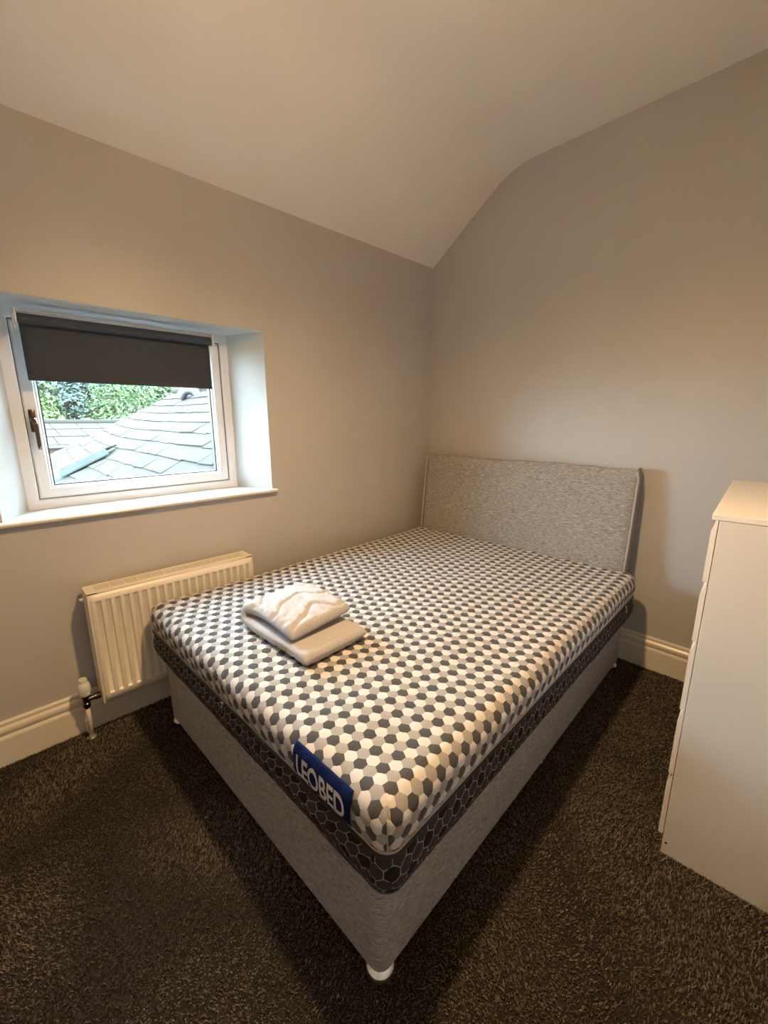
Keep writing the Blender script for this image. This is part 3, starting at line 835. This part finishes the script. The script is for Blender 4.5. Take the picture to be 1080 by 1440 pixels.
# roof outline: the left edge is the hip as seen from the room
HIP = [(-6.55, -2.95), (-7.27+.9, -1.549-.35), (-6.95, -1.30), (-6.37, -.765), (-5.765, .09), (-5.3, .75)]
HIP = [(-7.9, -2.6), (-7.27, -1.549), (-6.37, -.765), (-5.765, .09), (-5.70, .16)]
def hipx(y):
    for (x0, y0), (x1, y1) in zip(HIP, HIP[1:]):
        if y0 <= y <= y1: return x0+(x1-x0)*(y-y0)/(y1-y0)
    return HIP[0][0] if y < HIP[0][1] else HIP[-1][0]
YR = .16
roof = tag(empty('slate_roof', (-3.5, -1.4, rz(-1.4))), 'pale slate hipped roof rising to the right just outside the window', 'roof')
rl = Vector(roof.location)
def lp(x, y, lift):
    nz = 1/math.sqrt(1+SL*SL); return (x-rl.x, y-SL*nz*lift-rl.y, rz(y)+nz*lift-rl.z)
mb = MB()
P = []
for y in np.linspace(-2.6, YR, 12): P.append([lp(hipx(y), y, -.03), lp(-.6, y, -.03)])
mb.grid(P); mb.obj('roof_deck', M['slate'], roof, fixn=False)
ys_c = []
y = -2.55
while y < YR+.02: ys_c.append(y); y += .175
def bend(x): return .075*max(0, (-4.15-x)/1.9)**2
ns = 0
for ci in range(len(ys_c)):
    yb, yt = ys_c[ci], ys_c[ci]+.205
    x = -1.0+R.uniform(0, .2)
    while x > -9:
        w = R.uniform(.24, .42); xa, xb = x, x-w
        ymid = yb+.09
        hx_ = hipx(min(YR, max(-2.6, ymid+bend(xb))))
        if xa < hx_+.05: break
        jt = R.uniform(-.006, .006)
        def yy(xx, yv): return yv+bend(xx)+jt
        g = .003
        xl_b = max(xb+g, hipx(min(YR, yy(xb, yb)))); xl_t = max(xb+g, hipx(min(YR, yy(xb, yt))))
        if xl_b < xa-.02:
            tb = R.uniform(.014, .022); skew = R.uniform(-.012, .012)
            top = min(yy(xa, yt), YR+.02)
            corners = [(xa-g, yy(xa, yb)+skew*.5, tb), (xl_b, yy(xl_b, yb)-skew*.5, tb), (min(xl_t, xa-.02), min(yy(xl_t, yt), YR+.02), .004), (xa-g, top, .004)]
            Vt = [lp(*c) for c in corners]; Vb = [lp(c[0], c[1], c[2]-.011) for c in corners]
            mb = MB(); mb.add(Vt+Vb, [(3, 2, 1, 0), (0, 1, 5, 4), (1, 2, 6, 5), (2, 3, 7, 6), (3, 0, 4, 7), (4, 5, 6, 7)])
            if ns < 300: mb.obj('slate', M['slate'], roof); ns += 1
        x -= w
# hip tiles: an angled cap over the lower hip, and the next one tucked below it
def cap(pts, name):
    mb = MB(); (nl, na, nr_), (ul, ua, ur_) = pts
    q = [Vector(p)-rl for p in (nl, na, nr_, ul, ua, ur_)]
    d = Vector((0, 0, -.016))
    Vt = [p[:] for p in q]+[(p+d)[:] for p in q]
    mb.add(Vt, [(0, 1, 4, 3), (1, 2, 5, 4), (6, 9, 10, 7), (7, 10, 11, 8), (0, 6, 7, 1), (1, 7, 8, 2), (3, 4, 10, 9), (4, 5, 11, 10), (0, 3, 9, 6), (2, 8, 11, 5)])
    return mb.obj(name, M['lead'], roof)
hA, hB = Vector((-4.43, -1.69, rz(-1.69)+.02)), Vector((-4.06, -1.235, rz(-1.235)+.02)); hd = (hB-hA).normalized()
hn = Vector((0, -SL, 1)).normalized(); hs = hd.cross(hn).normalized()        # hs: across the tile, towards the room side
c_ = cap(tuple(tuple((p+hs*wq+hn*zq+(hd*-.03 if zq > .06 else Vector((0, 0, 0))))[:] for wq, zq in ((-.20, .025), (.03, .085), (.10, .03))) for p in (hA, hB)), 'hip_tile')
c_['label'] = 'blue-grey angled hip tile'
mb = MB()
A = hA-rl-hn*.075+hd*.06; B_ = A-hd*.55-hn*.02
mb.tube([A, (A+B_)/2, B_], [.12, .125, .13], 16); mb.obj('hip_tile', M['lead'], roof, 'auto')
# ridge capping
mb = MB(); q0 = Vector((-5.78, YR, rz(YR)+.01))-rl; q1 = Vector((-2.2, YR, rz(YR)+.01))-rl
mb.tube([q0, q1], .07, 10); mb.obj('ridge_tile', M['slate'], roof, 'auto')
# gable walls under the roof so that it stands on something
mb = MB(); mb.box(-5.4-rl.x, -.62-rl.x, -1.9-rl.y, 2.0-rl.y, -3.2-rl.z, rz(-1.9)-.12-rl.z); mb.obj('house_wall', M['brickw'], roof)
# vent pipe: ribbed bend above the ridge
vp = tag(empty('vent_pipe', (-4.43, .035, 1.42)), 'grey ribbed vent pipe bending over above the slate roof', 'pipe')
vl = Vector(vp.location)
path = []; rad_ = []
dirl = Vector((-.69, -.72, 0))*.9
pc = [Vector((-4.43, .035, 1.42)), Vector((-4.44, .035, 1.58)), Vector((-4.46, .025, 1.66)), Vector((-4.51, -.02, 1.725)), Vector((-4.57, -.085, 1.735)), Vector((-4.62, -.135, 1.69)), Vector((-4.655, -.165, 1.62))]
def crv(pts, n):
    out = []
    for i in range(len(pts)-1):
        p0 = pts[max(i-1, 0)]; p1 = pts[i]; p2 = pts[i+1]; p3 = pts[min(i+2, len(pts)-1)]
        for k in range(n):
            t_ = k/n; out.append(.5*((2*p1)+(p2-p0)*t_+(2*p0-5*p1+4*p2-p3)*t_*t_+(3*p1-p0-3*p2+p3)*t_**3))
    out.append(pts[-1]); return out
cp_ = crv(pc, 7)
mb = MB(); mb.tube([p-vl for p in cp_], [.062+.004*(i % 2) for i in range(len(cp_))], 16, caps=False)
o = mb.obj('pipe', M['vent'], vp, True); o.modifiers.new('s', 'SOLIDIFY').thickness = .006
# neighbouring low roof
nbr = tag(empty('neighbour_building', (-9.5, -.2, -3)), 'low brick outbuilding with a pale slate roof, beyond the hip at left', 'building')
nl_ = Vector(nbr.location)
mb = MB(); mb.box(-12.5-nl_.x, -8.06-nl_.x, -4.5-nl_.y, 4.5-nl_.y, 0, .80-nl_.z); mb.obj('wall', M['brickw'], nbr)
mb = MB(); mb.tube([(-7.98-nl_.x, -4.5-nl_.y, .80-nl_.z), (-7.98-nl_.x, 4.5-nl_.y, .80-nl_.z)], .035, 10); mb.obj('gutter', M['vent'], nbr, 'auto')
def npt(x, y, l): return (x-nl_.x, y-nl_.y, .83+(-8.0-x)*.19+l-nl_.z)
mb = MB(); mb.grid([[npt(-8.0, -4.5, -.03), npt(-8.0, 4.5, -.03)], [npt(-10.1, -4.5, -.03), npt(-10.1, 4.5, -.03)]]); mb.grid([[npt(-10.1, -4.5, -.03), npt(-10.1, 4.5, -.03)], [npt(-12.3, -4.5, -.87), npt(-12.3, 4.5, -.87)]])
mb.obj('roof_deck', M['slate2'], nbr, fixn=False)
for ci in range(3):
    xb = -8.0-ci*.72; y = -2.6+.2*(ci % 2)
    while y < 1.2:
        w = R.uniform(.40, .50)
        Vt = [npt(xb, y+.006, .02), npt(xb, y+w-.006, .02), npt(xb-.76, y+w-.006, .004), npt(xb-.76, y+.006, .004)]
        mb = MB(); mb.add(Vt+[(a, b2_, c-.016) for a, b2_, c in Vt], [(0, 1, 2, 3), (0, 4, 5, 1), (1, 5, 6, 2), (2, 6, 7, 3), (3, 7, 4, 0), (7, 6, 5, 4)]); mb.obj('slate', M['slate2'], nbr)
        y += w
mb = MB(); mb.tube([npt(-10.12, -4.5, .02), npt(-10.12, 4.5, .02)], .06, 8); mb.obj('ridge_tile', M['slate2'], nbr, 'auto')
# ground
struct(pyd('trim_2', [(-60, -50, -3.2), (-.4, -50, -3.2), (-.4, 50, -3.2), (-60, 50, -3.2)], [(0, 1, 2, 3)], M['grass'])); bpy.data.objects['trim_2'].name = 'garden_ground'
# trees
def leafmat(name, a, b, c):
    t = NT(name); at = t.new('ShaderNodeAttribute', attribute_name='tone'); t.col(t.ramp(at.outputs['Fac'], [(0, a), (.5, b), (1, c)])); t.set(.7, spec=.25); return t.m
LM = {'light': leafmat('leaf_yellow_green', (0.0213, 0.0399, 0.0093), (0.0452, 0.0745, 0.0199), (0.0798, 0.1131, 0.0359)),
      'mid': leafmat('leaf_green', (0.0173, 0.0359, 0.0120), (0.0359, 0.0625, 0.0213), (0.0638, 0.0931, 0.0372)),
      'blue': leafmat('leaf_blue_green', (0.0160, 0.0266, 0.0226), (0.0279, 0.0452, 0.0372), (0.0479, 0.0665, 0.0559))}
M['bark'] = paint('bark', (.05, .04, .03), .9, .3, .4, 20, .1)
def tree(x, y, zc, r, kind, n, label, nm='tree', leaf=.13):
    tr_ = tag(empty(nm, (x, y, -3.2)), label, 'tree', 'trees behind the outbuilding')
    mb = MB(); mb.tube([(0, 0, 0), (.05, .03, (zc+3.2)*.5), (0, 0, zc+3.2)], [.2, .15, .06], 8)
    for k in range(5):
        a = R.uniform(0, 6.28); mb.tube([(0, 0, (zc+3.2)*.6), (math.cos(a)*r*.3, math.sin(a)*r*.3, (zc+3.2)*.85), (math.cos(a)*r*.6, math.sin(a)*r*.6, zc+3.2+r*.2)], [.08, .05, .02], 6)
    mb.obj('trunk', M['bark'], tr_, True)
    rs = np.random.RandomState(R.randint(0, 10**6))
    ncl = 60; cl = rs.normal(size=(ncl, 3)); cl /= np.linalg.norm(cl, axis=1)[:, None]; cl *= (rs.uniform(.35, 1, ncl)**.5)[:, None]*r*np.array([.8, .8, 1.0])
    ci = rs.randint(0, ncl, n); d = rs.normal(size=(n, 3)); d /= np.linalg.norm(d, axis=1)[:, None]
    cr_ = rs.uniform(.22, .36, ncl)*r
    p = cl[ci]+d*(cr_[ci]*rs.uniform(.55, 1, n)**.5)[:, None]+np.array([0, 0, zc+3.2])
    nn = d+rs.normal(size=(n, 3))*.5+np.array([0, 0, .4]); nn /= np.linalg.norm(nn, axis=1)[:, None]
    a = np.cross(nn, rs.normal(size=(n, 3))); a /= np.linalg.norm(a, axis=1)[:, None]; b_ = np.cross(nn, a)
    s = (leaf*rs.uniform(.6, 1.3, n))[:, None]
    Vv = np.stack([p-a*s, p-b_*s*.45, p+a*s, p+b_*s*.45], 1).reshape(-1, 3)
    Ff = (np.arange(n)*4)[:, None]+np.array([0, 1, 2, 3])
    o = pyd('crown', Vv.tolist(), Ff.tolist(), LM[kind], tr_)
    at = o.data.attributes.new('tone', 'FLOAT', 'POINT')
    at.data.foreach_set('value', np.repeat(np.clip(.5+rs.normal(0, .2, n), 0, 1), 4).astype(np.float32))
    return tr_
tree(-15.6, -.75, .25, 1.1, 'light', 4200, 'low bright green bush just over the outbuilding ridge at left', leaf=.085)
tree(-15.6, 1.55, .25, 1.1, 'mid', 4200, 'low green bush over the outbuilding ridge, beside the slate hip', leaf=.085)
tree(-20.0, -1.35, 1.5, 1.9, 'light', 7500, 'yellow-green leafy tree seen beside the window handle', leaf=.10)
tree(-20.0, 2.75, 1.3, 1.95, 'mid', 8000, 'mid green leafy tree in the middle, above the far slates', leaf=.10)
tree(-20.0, 6.6, 1.6, 1.8, 'light', 6000, 'bright green tree rising behind the slate hip', leaf=.10)
tree(-25.5, 1.6, 2.3, 2.4, 'blue', 8500, 'darker blue-green tree standing behind the lighter trees', leaf=.13)
tree(-25.5, 6.9, 2.2, 2.5, 'mid', 8000, 'green tree farthest right, behind the roof peak', leaf=.13)
tree(-25.5, -3.6, 2.2, 2.5, 'mid', 6000, 'green tree farthest left, half hidden by the window frame', leaf=.13)
tree(-32.5, -.4, 2.6, 3.2, 'mid', 7000, 'distant tall green tree behind the dark blue-green one', leaf=.17)
tree(-32.5, 6.2, 2.6, 3.2, 'blue', 7000, 'distant dark tree in the gap right of the middle tree', leaf=.17)
